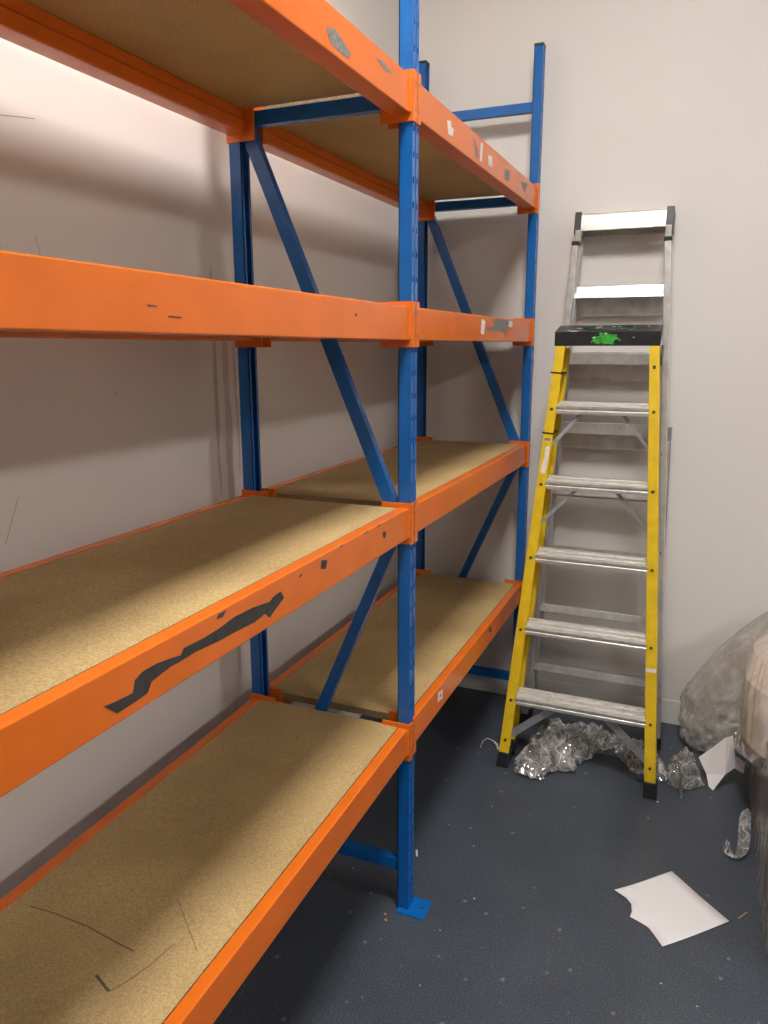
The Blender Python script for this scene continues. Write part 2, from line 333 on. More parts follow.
def upright(front, yc):
    """roll-formed open section; front: face at x=0 looking +X, rear: mirrored at x=-D"""
    mb = MB(); m = M['blue']; t = 0.0022
    sgn = 1 if front else -1
    X = (lambda u: u) if front else (lambda u: -D-u)      # u<=0 goes into the rack
    h = WY/2
    # side webs + lips
    def bx(u0, u1, v0, v1, z0, z1):
        a, c = sorted((X(u0), X(u1))); mb.box((a, yc+v0, z0), (c, yc+v1, z1), m)
    bx(-WX, 0, -h, -h+t, 0, TOP); bx(-WX, 0, h-t, h, 0, TOP)
    bx(-WX, -WX+t, -h, -h+0.009, 0, TOP); bx(-WX, -WX+t, h-0.009, h, 0, TOP)
    # middle groove
    g = 0.0028
    bx(-0.005, -0.005+t, -g, g, 0, TOP); bx(-0.005, 0, -g-t, -g, 0, TOP); bx(-0.005, 0, g, g+t, 0, TOP)
    # slotted face strips
    pitch = 0.055
    for s in (-1, 1):
        v0, v1 = (g+t, h-t) if s > 0 else (-h+t, -g-t)
        z = 0.0; zc = 0.0255
        vm = (v0+v1)/2; hw = 0.0040; hh = 0.0065
        while zc + hh < TOP:
            bx(-t, 0, v0, v1, z, zc-hh)
            bx(-t, 0, v0, vm-hw, zc-hh, zc+hh); bx(-t, 0, vm+hw, v1, zc-hh, zc+hh)
            z = zc+hh; zc += pitch
        bx(-t, 0, v0, v1, z, TOP)
    o = rb(mb, 'upright')
    # foot plate
    f = MB(); cx = 0.011 if front else -D-0.011
    y0, y1 = yc-0.04, yc+0.037
    x0, x1 = cx-0.041, cx+0.041
    hx = (0.033 if front else -D-0.033)
    # plate with a bolt hole
    n = 12; R = 0.0055
    outer = []
    ring = [(hx+R*cos(2*pi*k/n), yc+R*sin(2*pi*k/n)) for k in range(n)]
    for k in range(n):
        a = 2*pi*k/n; c_, s_ = cos(a), sin(a)
        k1 = min((x1-hx)/c_ if c_ > 1e-6 else 9, (x0-hx)/c_ if c_ < -1e-6 else 9, (y1-yc)/s_ if s_ > 1e-6 else 9, (y0-yc)/s_ if s_ < -1e-6 else 9)
        outer.append((hx+c_*k1, yc+s_*k1))
    # insert the corners
    import itertools
    for z in (0.004, 0.0):
        pass
    vs = []; fs = []
    corners = [(x1, y0), (x1, y1), (x0, y1), (x0, y0)]
    for z in (0.0, 0.004):
        base = len(vs)
        vs += [(p[0], p[1], z) for p in ring]+[(p[0], p[1], z) for p in outer]+[(c[0], c[1], z) for c in corners]
        for k in range(n):
            k2 = (k+1) % n
            A, B2 = outer[k], outer[k2]
            if abs(A[0]-B2[0]) > 1e-6 and abs(A[1]-B2[1]) > 1e-6:
                best = min(range(4), key=lambda q: (corners[q][0]-(A[0] if abs(A[0]-x0) < 1e-6 or abs(A[0]-x1) < 1e-6 else B2[0]))**2+(corners[q][1]-(A[1] if abs(A[1]-y0) < 1e-6 or abs(A[1]-y1) < 1e-6 else B2[1]))**2)
                fs.append((base+k, base+n+k, base+2*n+best, base+n+k2, base+k2))
            else: fs.append((base+k, base+n+k, base+n+k2, base+k2))
    off = 2*n+4
    for k in range(n): k2 = (k+1) % n; fs.append((k, k2, k2+off, k+off))
    cs = [2*n, 2*n+1, 2*n+2, 2*n+3]
    for k in range(4): fs.append((cs[k], cs[(k+1) % 4], cs[(k+1) % 4]+off, cs[k]+off))
    f.add(vs, fs, M['blue'])
    f.v = [tuple(Vector(v)-RO) for v in f.v]
    f.build('base_plate', o)
    c = MB(); a, e = sorted((X(-WX-0.001), X(0.001)))
    c.box((a, yc-h-0.001, TOP-0.006), (e, yc+h+0.001, TOP+0.004), M['black'])
    c.v = [tuple(Vector(v)-RO) for v in c.v]
    c.build('end_cap', o, bevel=0.001); c_o = o.children[-1]; tag(c_o, 'black plastic end cap')
    return o

for yc in (-L, 0.0, L):
    upright(True, yc); upright(False, yc)
    # frame bracing: channels between the two posts
    for z in (0.135, 2.125, 2.455):
        mb = MB(); mb.chan((-D+WX-0.004, yc, z), (-WX+0.004, yc, z), 0.034, 0.026, 0.002, M['blue'], up=(0, 1, 0)); rb(mb, 'horizontal_brace')
    mb = MB(); mb.chan((-D+WX+0.014, yc-0.001, 2.100), (-WX-0.002, yc-0.001, 1.125), 0.034, 0.024, 0.002, M['blue'], up=(0, 1, 0)); rb(mb, 'diagonal_brace')
    mb = MB(); mb.chan((-WX-0.004, yc+0.001, 1.118), (-D+WX+0.012, yc+0.001, 0.165), 0.030, 0.024, 0.002, M['blue'], up=(0, 1, 0)); rb(mb, 'diagonal_brace')

SCRAPES = {
 (0, 2): [('bare', [(-0.96, 1.630), (-0.94, 1.629), (-0.941, 1.6275), (-0.958, 1.628)]), ('bare', [(-0.92, 1.617), (-0.89, 1.6165), (-0.892, 1.615), (-0.917, 1.6152)]), ('bare', [(-0.33, 1.640), (-0.322, 1.641), (-0.322, 1.635), (-0.329, 1.635)])],
 (0, 1): [('bare', [(-1.0931, 1.1319), (-1.0707, 1.1121), (-1.0373, 1.1128), (-1.0114, 1.1142), (-1.002, 1.1274), (-0.9579, 1.1324), (-0.9448, 1.1313), (-0.9034, 1.1321), (-0.8441, 1.1272), (-0.8011, 1.1259), (-0.7434, 1.1225), (-0.7085, 1.1266), (-0.6939, 1.1145), (-0.643, 1.1357), (-0.6545, 1.1503), (-0.6786, 1.1483), (-0.692, 1.1426), (-0.7415, 1.1495), (-0.7991, 1.1518), (-0.8424, 1.1473), (-0.8829, 1.1461), (-0.9297, 1.1484), (-0.9368, 1.1402), (-0.9568, 1.1439), (-0.9901, 1.1485), (-1.0181, 1.1485), (-1.0341, 1.1429), (-1.0396, 1.1268), (-1.0689, 1.1289)]),
          ('bare', [(-0.4973, 1.1664), (-0.4708, 1.1594), (-0.4796, 1.1436), (-0.5007, 1.1495)]),
          ('bare', [(-0.1888, 1.154), (-0.1681, 1.1478), (-0.1758, 1.1329), (-0.1907, 1.1417)]),
          ('bare', [(-0.42, 1.173), (-0.405, 1.1745), (-0.398, 1.1715), (-0.414, 1.1705)]), ('bare', [(-0.30, 1.1735), (-0.275, 1.1745), (-0.27, 1.172), (-0.29, 1.171)]), ('bare', [(-0.225, 1.174), (-0.20, 1.1745), (-0.205, 1.1705), (-0.222, 1.1712)]), ('bare', [(-0.585, 1.160), (-0.575, 1.161), (-0.577, 1.156), (-0.586, 1.156)]),
          ('bare', [(-0.8476, 1.164), (-0.8405, 1.1708), (-0.8194, 1.17), (-0.8311, 1.1625)])],
 (0, 3): [('bare_light', [(-0.4378, 2.1245), (-0.4037, 2.1337), (-0.3687, 2.124), (-0.3382, 2.1144), (-0.3448, 2.1027), (-0.3814, 2.101), (-0.4218, 2.1046)]),
          ('bare_light', [(-0.2163, 2.1429), (-0.1793, 2.1478), (-0.1359, 2.1389), (-0.1641, 2.1335)])],
 (1, 2): [('bare_light', [(0.7236, 1.6625), (1.0137, 1.66), (0.9853, 1.6364), (0.932, 1.6309), (0.913, 1.6036), (0.8847, 1.6212), (0.6636, 1.6223), (0.6565, 1.6303), (0.7766, 1.6368)])],
 (1, 3): [('bare_light', [(0.4721, 2.1513), (0.5137, 2.1327), (0.5296, 2.1077), (0.5025, 2.1057)]),
          ('bare_light', [(0.8362, 2.1382), (0.9069, 2.1436), (0.8935, 2.1083), (0.8334, 2.1056)]),
          ('bare_light', [(1.0623, 2.1385), (1.16, 2.1500), (1.1295, 2.1104)])],
 (1, 0): [('bare', [(0.8014, 0.5642), (0.8429, 0.5546), (0.8378, 0.5326), (0.7996, 0.5464)])],
}
STICK = {
 (1, 2): [[(0.9586, 1.6604), (1.014, 1.6582), (1.0011, 1.6367), (0.946, 1.6402)], [(0.605, 1.6558), (0.6452, 1.6505), (0.6338, 1.608), (0.5972, 1.6108)]],
 (1, 3): [[(0.2364, 2.1385), (0.2686, 2.1432), (0.2693, 2.1308), (0.2916, 2.1297), (0.286, 2.1093), (0.2486, 2.1084)],
          [(0.5476, 2.1542), (0.57, 2.1555), (0.5635, 2.1038), (0.5438, 2.1034)], [(0.6331, 2.1362), (0.6721, 2.1405), (0.6814, 2.1122), (0.6359, 2.1086)]],
 (1, 0): [[(0.2294, 0.5605), (0.274, 0.5518), (0.2702, 0.5249), (0.2281, 0.5312)]],
}
XF = -0.004   # beam outer face
def beam(bay, lev, front, dz0=0.0, dz1=0.0):
    """dz0/dz1: height error of the near and far end (hooked a little low)"""
    ya = (-L if bay == 0 else 0.0)+WY/2+PT
    yb = ya+L-WY-2*PT
    zt = LV[lev]-BT+(0.006 if (bay == 1 and lev == 0) else 0)
    prof = [(0, 0), (0, -BH), (-BW, -BH), (-BW, -0.050), (-BW+0.005, -0.047), (-BW+0.005, -0.022), (-0.027, -0.022), (-0.027, 0)]
    X0 = XF; sg = 1
    if not front: X0 = -D-XF; sg = -1
    mb = MB(); m = M['orange']
    mb.prism([(u*sg, v) for u, v in prof], (X0, ya, zt+dz0), (X0, yb, zt+dz1), (1, 0, 0), (0, 0, 1), m)
    o = rb(mb, 'beam', bevel=0.0045, segs=3)
    if front:
        for kind, pts in SCRAPES.get((bay, lev), []):
            s = MB(); s.poly([(X0+0.0005, y, z) for y, z in pts], M[kind])
            s.prism([(y, z) for y, z in pts], (X0-0.001, 0, 0), (X0+0.0004, 0, 0), (0, 1, 0), (0, 0, 1), M[kind])
            s.v = [tuple(Vector(v)-RO) for v in s.v]; q = s.build('paint_scrape', o); tag(q, 'bare grey metal where the orange paint is scraped off')
        for pts in STICK.get((bay, lev), []):
            s = MB(); s.prism(pts, (X0-0.001, 0, 0), (X0+0.0006, 0, 0), (0, 1, 0), (0, 0, 1), M['label'])
            if lev == 0:
                yc = sum(p[0] for p in pts)/4; zc = sum(p[1] for p in pts)/4
                s.prism([(yc-.004, zc-.003), (yc+.005, zc-.004), (yc+.004, zc+.006), (yc-.002, zc+.007)], (X0, 0, 0), (X0+0.0009, 0, 0), (0, 1, 0), (0, 0, 1), M['ink'])
            s.v = [tuple(Vector(v)-RO) for v in s.v]; q = s.build('sticker', o); tag(q, 'torn white paper sticker')
    # end plates
    for end in (0, 1):
        z1 = LV[lev]+(0.006 if (bay == 1 and lev == 0) else 0)+(dz0 if end == 0 else dz1); z0 = z1-PH
        yp = (ya-PT, ya) if end == 0 else (yb, yb+PT)          # side leg on the post's side
        post = (-L if bay == 0 else 0.0) if end == 0 else (0.0 if bay == 0 else L)
        c = MB()
        def bx(x0, x1, y0, y1, za, zb, m=M['orange']):
            if not front: x0, x1 = -D-x1, -D-x0
            c.box((min(x0, x1), y0, za), (max(x0, x1), y1, zb), m)
        # L section as one prism
        if end == 0:
            pr = [(-PX, yp[1]), (PT, yp[1]), (PT, post+0.0035), (0.0003, post+0.0035), (0.0003, yp[0]), (-PX, yp[0])]
        else:
            pr = [(-PX, yp[0]), (PT, yp[0]), (PT, post-0.0035), (0.0003, post-0.0035), (0.0003, yp[1]), (-PX, yp[1])]
        if not front: pr = [(-D-x, y) for x, y in pr]
        c.prism(pr, (0, 0, z0), (0, 0, z1), (1, 0, 0), (0, 1, 0), M['orange'])
        # weld bead down the outside of the joint
        yw = ya if end == 0 else yb
        pts = []; rr = []
        for k in range(15):
            zz = zt+(dz0 if end == 0 else dz1)-0.002-k*(BH-0.004)/14
            pts.append((X0-sg*0.001, yw, zz)); rr.append(0.0056+0.0014*((k % 2)*2-1)*0.6)
        c.tube(pts, rr, M['orange'], 8)
        # hook slots
        ym = (post+WY/4) if end == 0 else (post-WY/4)
        for zz in (z1-0.026, z1-0.081):
            a, e2 = (PT, PT+0.0006) if front else (-D-PT-0.0006, -D-PT)
            c.box((a, ym-0.0018, zz-0.004), (e2, ym+0.0018, zz+0.004), M['ink'])
        c.v = [tuple(Vector(v)-RO) for v in c.v]
        c.build('end_plate', o, bevel=0.0012)
    return o
for bay in (0, 1):
    for lev in range(4):
        for front in (True, False):
            dz0 = {0: -0.022, 2: 0.007}.get(lev, 0.0) if bay == 0 else 0.0
            beam(bay, lev, front, dz0)

# chipboard decks (loose, resting in the beam steps)
names = ['bottom', 'second', 'third', 'top']
for bay in (0, 1):
    for lev in range(4):
        zt = LV[lev]-BT-0.001+(0.006 if (bay == 1 and lev == 0) else 0)
        th = 0.0205
        y0 = -L+0.03 if bay == 0 else (0.03 if lev < 2 else 0.0215)
        y1 = (-0.018, -0.0275, -0.0215, -0.0215)[lev] if bay == 0 else L-0.026
        x0, x1 = -D+0.0325, -0.0325
        mb = MB()
        vs = []; cx, cy = (x0+x1)/2, (y0+y1)/2
        # slight tilt for the low near end of the bottom deck
        dza = -0.022 if (bay == 0 and lev == 0) else 0
        V = [(x0, y0, zt-th+dza), (x1, y0, zt-th+dza), (x1, y1, zt-th), (x0, y1, zt-th), (x0, y0, zt+dza), (x1, y0, zt+dza), (x1, y1, zt), (x0, y1, zt)]
        mb.add(V, [(4, 5, 6, 7), (0, 3, 2, 1)], M['chip']); mb.add(V, [(0, 1, 5, 4), (1, 2, 6, 5), (2, 3, 7, 6), (3, 0, 4, 7)], M['chip_edge'])
        if bay == 0 and lev == 0:
            def zz(y): return zt+dza*(y1-y)/(y1-y0)
            def mark(pts, w):
                for (a, c) in zip(pts[:-1], pts[1:]):
                    A = Vector(a); Cc = Vector(c); t = Cc-A; nn = Vector((-t.y, t.x)).normalized()*w/2
                    mb.poly([(p.x, p.y, zz(p.y)+0.0005) for p in (A+nn, A-nn, Cc-nn, Cc+nn)], M['scratch'])
            mark([(-0.4245, -0.8961), (-0.3703, -0.8924), (-0.2883, -0.8933), (-0.2142, -0.9025), (-0.17, -0.9071)], 0.0022)
            mark([(-0.1935, -0.9708), (-0.1715, -0.9802), (-0.15, -0.9881)], 0.005)
            mark([(-0.15, -0.9881), (-0.1339, -0.9551), (-0.1226, -0.917), (-0.1164, -0.8769), (-0.1133, -0.8666)], 0.0018)
            mark([(-0.1789, -0.7749), (-0.1316, -0.8135), (-0.0664, -0.8661)], 0.0012)
        o = mb.build('chipboard_shelf', loc=(cx, cy, zt-th))
        where = 'near bay before the middle posts' if bay == 0 else 'far bay beside the back wall'
        extra = {(0, 0): 'scratched ', (1, 3): '', }.get((bay, lev), '')
        tag(o, f'chipboard deck on the {names[lev]} level, {where}', 'shelf board', 'chipboard decks on the rack')

# ------------------------------------------------------------------ ladders
def lerp(a, b, t): return a+(b-a)*t
class Lad:
    """plane of front rails: y = y0 + k z ; rails between (xl0,xr0) at z=0 and (xl1,xr1) at z=zr"""
    def __init__(s, y0, k, xl0, xr0, xl1, xr1, zr): s.__dict__.update(locals())
    def P(s, side, z, dy=0.0, dx=0.0):
        t = z/s.zr
        x = lerp(s.xl0, s.xl1, t) if side < 0 else lerp(s.xr0, s.xr1, t)
        return Vector((x+dx, s.y0+s.k*z+dy, z))
def append_mesh(o, mb):
    """add surface paint to an existing part's mesh"""
    bm = bmesh.new(); bm.from_mesh(o.data)
    for m in mb.slots:
        if m.name not in [x.name for x in o.data.materials]: o.data.materials.append(m)
    nm = [x.name for x in o.data.materials]
    vv = [bm.verts.new(Vector(v)-YO) for v in mb.v]
    for f, k in zip(mb.f, mb.mi):
        q = bm.faces.new([vv[i] for i in f]); q.material_index = nm.index(mb.slots[k].name)
    bm.to_mesh(o.data); bm.free()
# --- yellow fibreglass step ladder
Y = Lad(0.825, 0.15, 0.0555, 0.5925, 0.147, 0.4985, 1.348)
yl = empty('step_ladder', (0.32, 0.86, 0), 'yellow fibreglass step ladder with black cap, folded and leaning on the silver one', 'ladder')
YO = Vector((0.32, 0.86, 0))
def yb_(mb, name, parent=yl, **k):
    mb.v = [tuple(Vector(v)-YO) for v in mb.v]; return mb.build(name, parent, **k)
ZC = 1.575
nrm = Vector((0, -1, Y.k)).normalized()          # outward from the front rail plane
back = -nrm
for s in (-1, 1):
    mb = MB()
    A = Y.P(s, 0.055); B = Y.P(s, ZC+0.02)
    # C channel: front flange, outer web, rear flange, open inward
    t = (B-A).normalized(); V = back; U = Vector((1, 0, 0)); U = (U-t*U.dot(t)).normalized()
    fw, dp, th = 0.0385, 0.060, 0.004
    o_ = s*fw/2; i_ = -s*fw/2
    prof = [(o_, 0), (i_, 0), (i_, th), (o_-s*th, th), (o_-s*th, dp-th), (i_+s*0.008, dp-th), (i_+s*0.008, dp), (o_, dp)]
    mb.prism(prof, A, B, U, V, M['yellow'], B_scale=0.86)
    rail = yb_(mb, 'front_rail', bevel=0.0012)
    # bolts
    for zb in (0.107, 0.263, 0.534, 0.805, 1.076, 1.348):
        bo = MB(); p = Y.P(s, zb)+nrm*0.0002
        bo.disc(p, nrm, 0.0055, 0.003, M['bolt']); yb_(bo, 'bolt', rail)
    # foot
    fb = MB()
    pA = Y.P(s, 0.0); pB = Y.P(s, 0.068)
    fb.prism([(-0.023, -0.005), (0.023, -0.005), (0.023, 0.064), (-0.023, 0.064)], (pA.x, pA.y, 0.0), (pB.x-0.0, pB.y, 0.058), (1, 0, 0), (0, 1, 0), M['black'], B_scale=0.9)
    q = yb_(fb, 'foot', rail, bevel=0.003); tag(q, 'black rubber foot')
    # rear rail of the folded back section
    mb = MB(); dyb = 0.085
    A = Y.P(s, 0.055, dy=0.095, dx=-s*0.004); B = Y.P(s, ZC-0.01, dy=0.085, dx=-s*0.004)
    fw2, dp2 = 0.030, 0.034
    o_ = s*fw2/2; i_ = -s*fw2/2
    prof = [(o_, 0), (i_, 0), (i_, th), (o_-s*th, th), (o_-s*th, dp2-th), (i_, dp2-th), (i_, dp2), (o_, dp2)]
    mb.prism(prof, A, B, U, V, M['yellow'])
    rr = yb_(mb, 'rear_rail', bevel=0.001)
    fb = MB(); pA = Y.P(s, 0.0, dy=0.100, dx=-s*0.004)
    fb.prism([(-0.019, -0.006), (0.019, -0.006), (0.019, 0.042), (-0.019, 0.042)], (pA.x, pA.y, 0), (pA.x, pA.y+0.01, 0.066), (1, 0, 0), (0, 1, 0), M['black'])
    q = yb_(fb, 'foot', rr, bevel=0.003); tag(q, 'black rubber foot')
# straps and worn white sticker on the left rail
for zz in (1.245,):
    pass
lr = [c for c in yl.children if c.name.startswith('front_rail')][0]
for zz in (1.608-0.0, 1.262):
    zz = {1.608: 1.605, 1.262: 1.262}[zz]
def strap(z):
    st = MB(); c = Y.P(-1, z)
    a = nrm*0.0015
    st.prism([(-0.0225, -0.0025), (0.019, -0.0025), (0.019, 0.100), (-0.0225, 0.100)], c-Vector((0, 0, 0.003)), c+Vector((0, 0, 0.002)), (1, 0, -0.06), Vector((0, 1, 0)), M['black'])
    q = yb_(st, 'strap', lr); tag(q, 'thin black band round the yellow rail')
strap(1.262); strap(1.478) 
# stickers
def on_rail(side, z, w, h, m, name, dx=0.0, label=None, th=0.0008, poly=None):
    s_ = MB(); c = Y.P(side, z, dx=dx); t = (Y.P(side, z+0.1)-Y.P(side, z)).normalized(); U = Vector((1, 0, 0))
    pr = poly or [(-w/2, -h/2), (w/2, -h/2), (w/2, h/2), (-w/2, h/2)]
    s_.prism(pr, c, c+nrm*th, U, t, m)
    q = yb_(s_, name, lr if side < 0 else [c for c in yl.children if c.name.startswith('front_rail')][1])
    if label: tag(q, label)
on_rail(-1, 1.165, 0.02, 0.1, M['label'], 'sticker', dx=0.002, label='worn white sticker on the left rail',
        poly=[(-0.010, -0.050), (0.006, -0.052), (0.009, -0.03), (0.011, 0.045), (0.004, 0.052), (-0.006, 0.045), (-0.004, 0.01), (-0.011, -0.02)])
on_rail(-1, 1.24, 0.03, 0.008, M['bare_light'], 'scuff_mark', poly=[(-0.012, -0.004), (0.01, -0.006), (0.012, 0.002), (0, 0.006), (-0.01, 0.003)])
on_rail(1, 0.70-0.0, 0.038, 0.018, M['label'], 'scuff_mark') if False else None
on_rail(1, 0.455, 0.034, 0.014, M['label'], 'sticker', label='small worn white tape on the right rail')
on_rail(1, 1.50, 0.01, 0.012, M['ink'], 'scuff_mark')

# treads: grooved extrusion, tilted up at the rear because the ladder is folded
def tread_profile(dp, lip, rear):
    p = [(0, -lip), (0, -0.018), (0.003, -0.016), (0.003, -0.011), (0, -0.009), (0, 0)]
    ng = 2
    step = dp/(ng*2+1)
    for k in range(ng):
        u = step*(2*k+1)
        p += [(u, 0), (u+0.002, -0.005), (u+step-0.002, -0.005), (u+step, 0)]
    p += [(dp, 0), (dp, -rear), (dp-0.003, -rear), (dp-0.003, -0.008), (0.004, -0.008), (0.004, -lip)]
    return p
for i, zb in enumerate((0.263, 0.534, 0.805, 1.076, 1.348)):
    mb = MB()
    l = Y.P(-1, zb+0.012, dx=0.0145); r = Y.P(1, zb+0.012, dx=-0.0145)
    l = l+nrm*0.006; r = r+nrm*0.006
    a = radians(9)
    U = Vector((0, cos(a), sin(a))); V = Vector((0, -sin(a), cos(a)))
    ext = 0.0
    mb.prism(tread_profile(0.080, 0.030, 0.020), l, r, U, V, M['tread'])
    tr = yb_(mb, 'tread', bevel=0.0008)
    tag(tr, 'dirty aluminium tread' if i < 2 else 'aluminium tread')
# braces
def brace(i, zb, dz, dxf, w=0.012, m=None):
    for s in (-1, 1):
        mb = MB()
        c = (Y.P(-1, zb).x+Y.P(1, zb).x)/2; hw = (Y.P(1, zb).x-Y.P(-1, zb).x)/2
        A = Vector((c+s*hw*dxf, Y.P(1, zb).y+0.035, zb-0.012)); B = Y.P(s, zb-dz, dy=0.018, dx=-s*0.012)
        mb.chan(A, B, w, 0.010, 0.0018, m or M['galv'], up=(0, 1, 0)); yb_(mb, 'brace')
brace(0, 0.263, 0.140, 0.34, 0.026); brace(4, 1.348, 0.135, 0.40); brace(3, 1.076, 0.145, 0.34)
# cap: moulded black top
mb = MB()
cl = Y.P(-1, ZC); cr = Y.P(1, ZC)
a = radians(13)
U = Vector((0, cos(a), sin(a))); V = Vector((0, -sin(a), cos(a)))
l = Vector((cl.x-0.022, cl.y-0.008, ZC+0.045)); r = Vector((cr.x+0.018, cr.y-0.008, ZC+0.045))
prof = [(-0.004, -0.048), (0.006, 0), (0.115, 0), (0.122, -0.030), (0.117, -0.030), (0.110, -0.006), (0.012, -0.006), (0.004, -0.048)]
mb.prism(prof, l, r, U, V, M['black'])
for e in (l, r):
    q = 0.005 if e is l else -0.005
    mb.prism([(-0.004, -0.048), (0.006, 0), (0.115, 0), (0.122, -0.030)], e, e+Vector((q, 0, 0)), U, V, M['black'])
capmb = mb; cap = yb_(mb, 'top_cap', bevel=0.004); tag(cap, 'black moulded top cap splashed with green paint')
# raised tray rim on top
mb = MB()
cc = (l+r)/2+U*0.062
ring = []
for k in range(24):
    a2 = 2*pi*k/24
    ring.append(cc+Vector((0.085*cos(a2), 0, 0))+U*0.034*sin(a2)+V*0.001)
ring.append(ring[0]); mb.tube(ring, 0.003, M['green_dark'], 6)
yb_(mb, 'tray_rim', cap)
# green paint splash
random.seed(3)
def splash(cx, cz, r, m, n=18, irr=0.5, sq=0.8):
    pts = []
    for k in range(n):
        a2 = 2*pi*k/n; rr = r*(1-irr*random.random()); pts.append((cx+rr*cos(a2)*1.2, cz+rr*sin(a2)*sq))
    return pts
front0 = (l+r)/2
N = (U*(-0.048)+V*(0.010)).normalized(); Td = (V*0.048+U*0.010).normalized(); N = Vector((1, 0, 0)).cross(Td); 
if N.y > 0: N = -N
base = front0+U*0.001+V*(-0.024)
mb = MB()
for cx, cz, rr, sq in ((0.0, 0.0, 0.042, 0.6), (-0.030, -0.006, 0.022, 0.8), (0.028, 0.008, 0.008, 1.0), (-0.008, 0.016, 0.009, 0.8), (0.045, -0.004, 0.004, 1)):
    pts = splash(cx, cz, rr, None, sq=sq)
    pts = [(p[0], max(-0.022, min(0.021, p[1]))) for p in pts]
    mb.prism(pts, base-N*0.0005, base+N*0.0009, Vector((1, 0, 0)), Td, M['green'])
q = yb_(mb, 'paint_splash', cap); tag(q, 'bright green paint splash')
mb = MB()
for cx, cz, rr in ((-0.042, 0.004, 0.004), (-0.002, 0.018, 0.004), (0.092, 0.004, 0.0028), (-0.05, -0.012, 0.002)):
    mb.prism(splash(cx, cz, rr, None), base-N*0.0005, base+N*0.0013, Vector((1, 0, 0)), Td, M['label'])
append_mesh(cap, mb)
mb = MB(); topb = front0+V*0.0005
for k in range(26):
    cx = random.uniform(-0.17, 0.17); cu = random.uniform(0.012, 0.105)
    mb.prism(splash(cx, cu, random.uniform(0.003, 0.010), None), topb, topb+V*0.0006, Vector((1, 0, 0)), U, M['label'] if k % 2 else M['bare_light'])
append_mesh(cap, mb)
# hinge at right of the cap + side spreader
mb = MB()
p = Y.P(1, ZC-0.02, dx=0.021, dy=0.03); mb.box((p.x, p.y-0.012, p.z-0.05), (p.x+0.004, p.y+0.07, p.z+0.02), M['black']); yb_(mb, 'hinge', bevel=0.001)
for (za, zb2, dxx) in ((1.20, 0.85, 0.022),):
    mb = MB(); A = Y.P(1, za, dx=dxx, dy=0.05); B = Y.P(1, zb2, dx=dxx, dy=0.07); mb.bar(A, B, 0.012, 0.003, M['galv'], up=(1, 0, 0))
    mb.disc(A, (1, 0, 0), 0.006, 0.004, M['bolt']); mb.disc(B, (1, 0, 0), 0.006, 0.004, M['bolt'])
    yb_(mb, 'spreader')

# --- silver aluminium step ladder, seen from its rear, leaning on the back wall
S = Lad(1.198, 0.06, 0.043, 0.606, 0.146, 0.497, 1.96)
sl = empty('step_ladder', (0.32, 1.25, 0), 'tall silver aluminium step ladder leaning against the back wall behind the yellow one', 'ladder')
SO = Vector((0.32, 1.25, 0))
def sb_(mb, name, parent=sl, **k):
    mb.v = [tuple(Vector(v)-SO) for v in mb.v]; return mb.build(name, parent, **k)
for s in (-1, 1):
    mb = MB(); A = S.P(s, 0.03, dx=-s*0.013); B = S.P(s, 1.945, dx=-s*0.011)
    mb.bar(A, B, 0.025, 0.030, M['alu'], up=(0, 1, 0))
    rr = sb_(mb, 'rear_leg', bevel=0.003)
    mb = MB(); mb.bar(B-Vector((0, 0, 0.002)), B+Vector((-s*0.0003, 0, 0.014)), 0.027, 0.032, M['black'], up=(0, 1, 0)); q = sb_(mb, 'end_cap', rr, bevel=0.002); tag(q, 'black plastic end cap')
    mb = MB(); mb.bar(Vector((A.x, A.y, 0)), A+Vector((0, 0, 0.02)), 0.032, 0.036, M['black'], up=(0, 1, 0)); q = sb_(mb, 'foot', rr, bevel=0.003); tag(q, 'black rubber foot')
    # main rail behind, carries the treads
    mb = MB(); A = S.P(s, 0.03, dx=-s*0.020, dy=0.060); B = Vector((0.168 if s < 0 else 0.480, 1.372, 2.06))
    mb.chan(A, B, 0.050, 0.022, 0.003, M['alu'], up=(-s, 0, 0))
    mr = sb_(mb, 'main_rail', bevel=0.001)
    mb = MB(); mb.bar(Vector((A.x, A.y, 0)), A+Vector((0, 0, 0.02)), 0.028, 0.056, M['black'], up=(0, 1, 0)); q = sb_(mb, 'foot', mr, bevel=0.003); tag(q, 'black rubber foot')
    # rivet plates down the right side
    if s > 0:
        for zz in (0.19, 0.255, 0.445, 0.51, 0.75, 1.0):
            mb = MB(); p = S.P(1, zz, dx=0.0, dy=0.03); mb.disc((p.x-0.001, p.y, p.z), (1, 0, 0), 0.006, 0.003, M['alu'])
            sb_(mb, 'rivet', mr)
def xs(z, dx=0.034):
    return S.P(-1, z).x+dx, S.P(1, z).x-dx
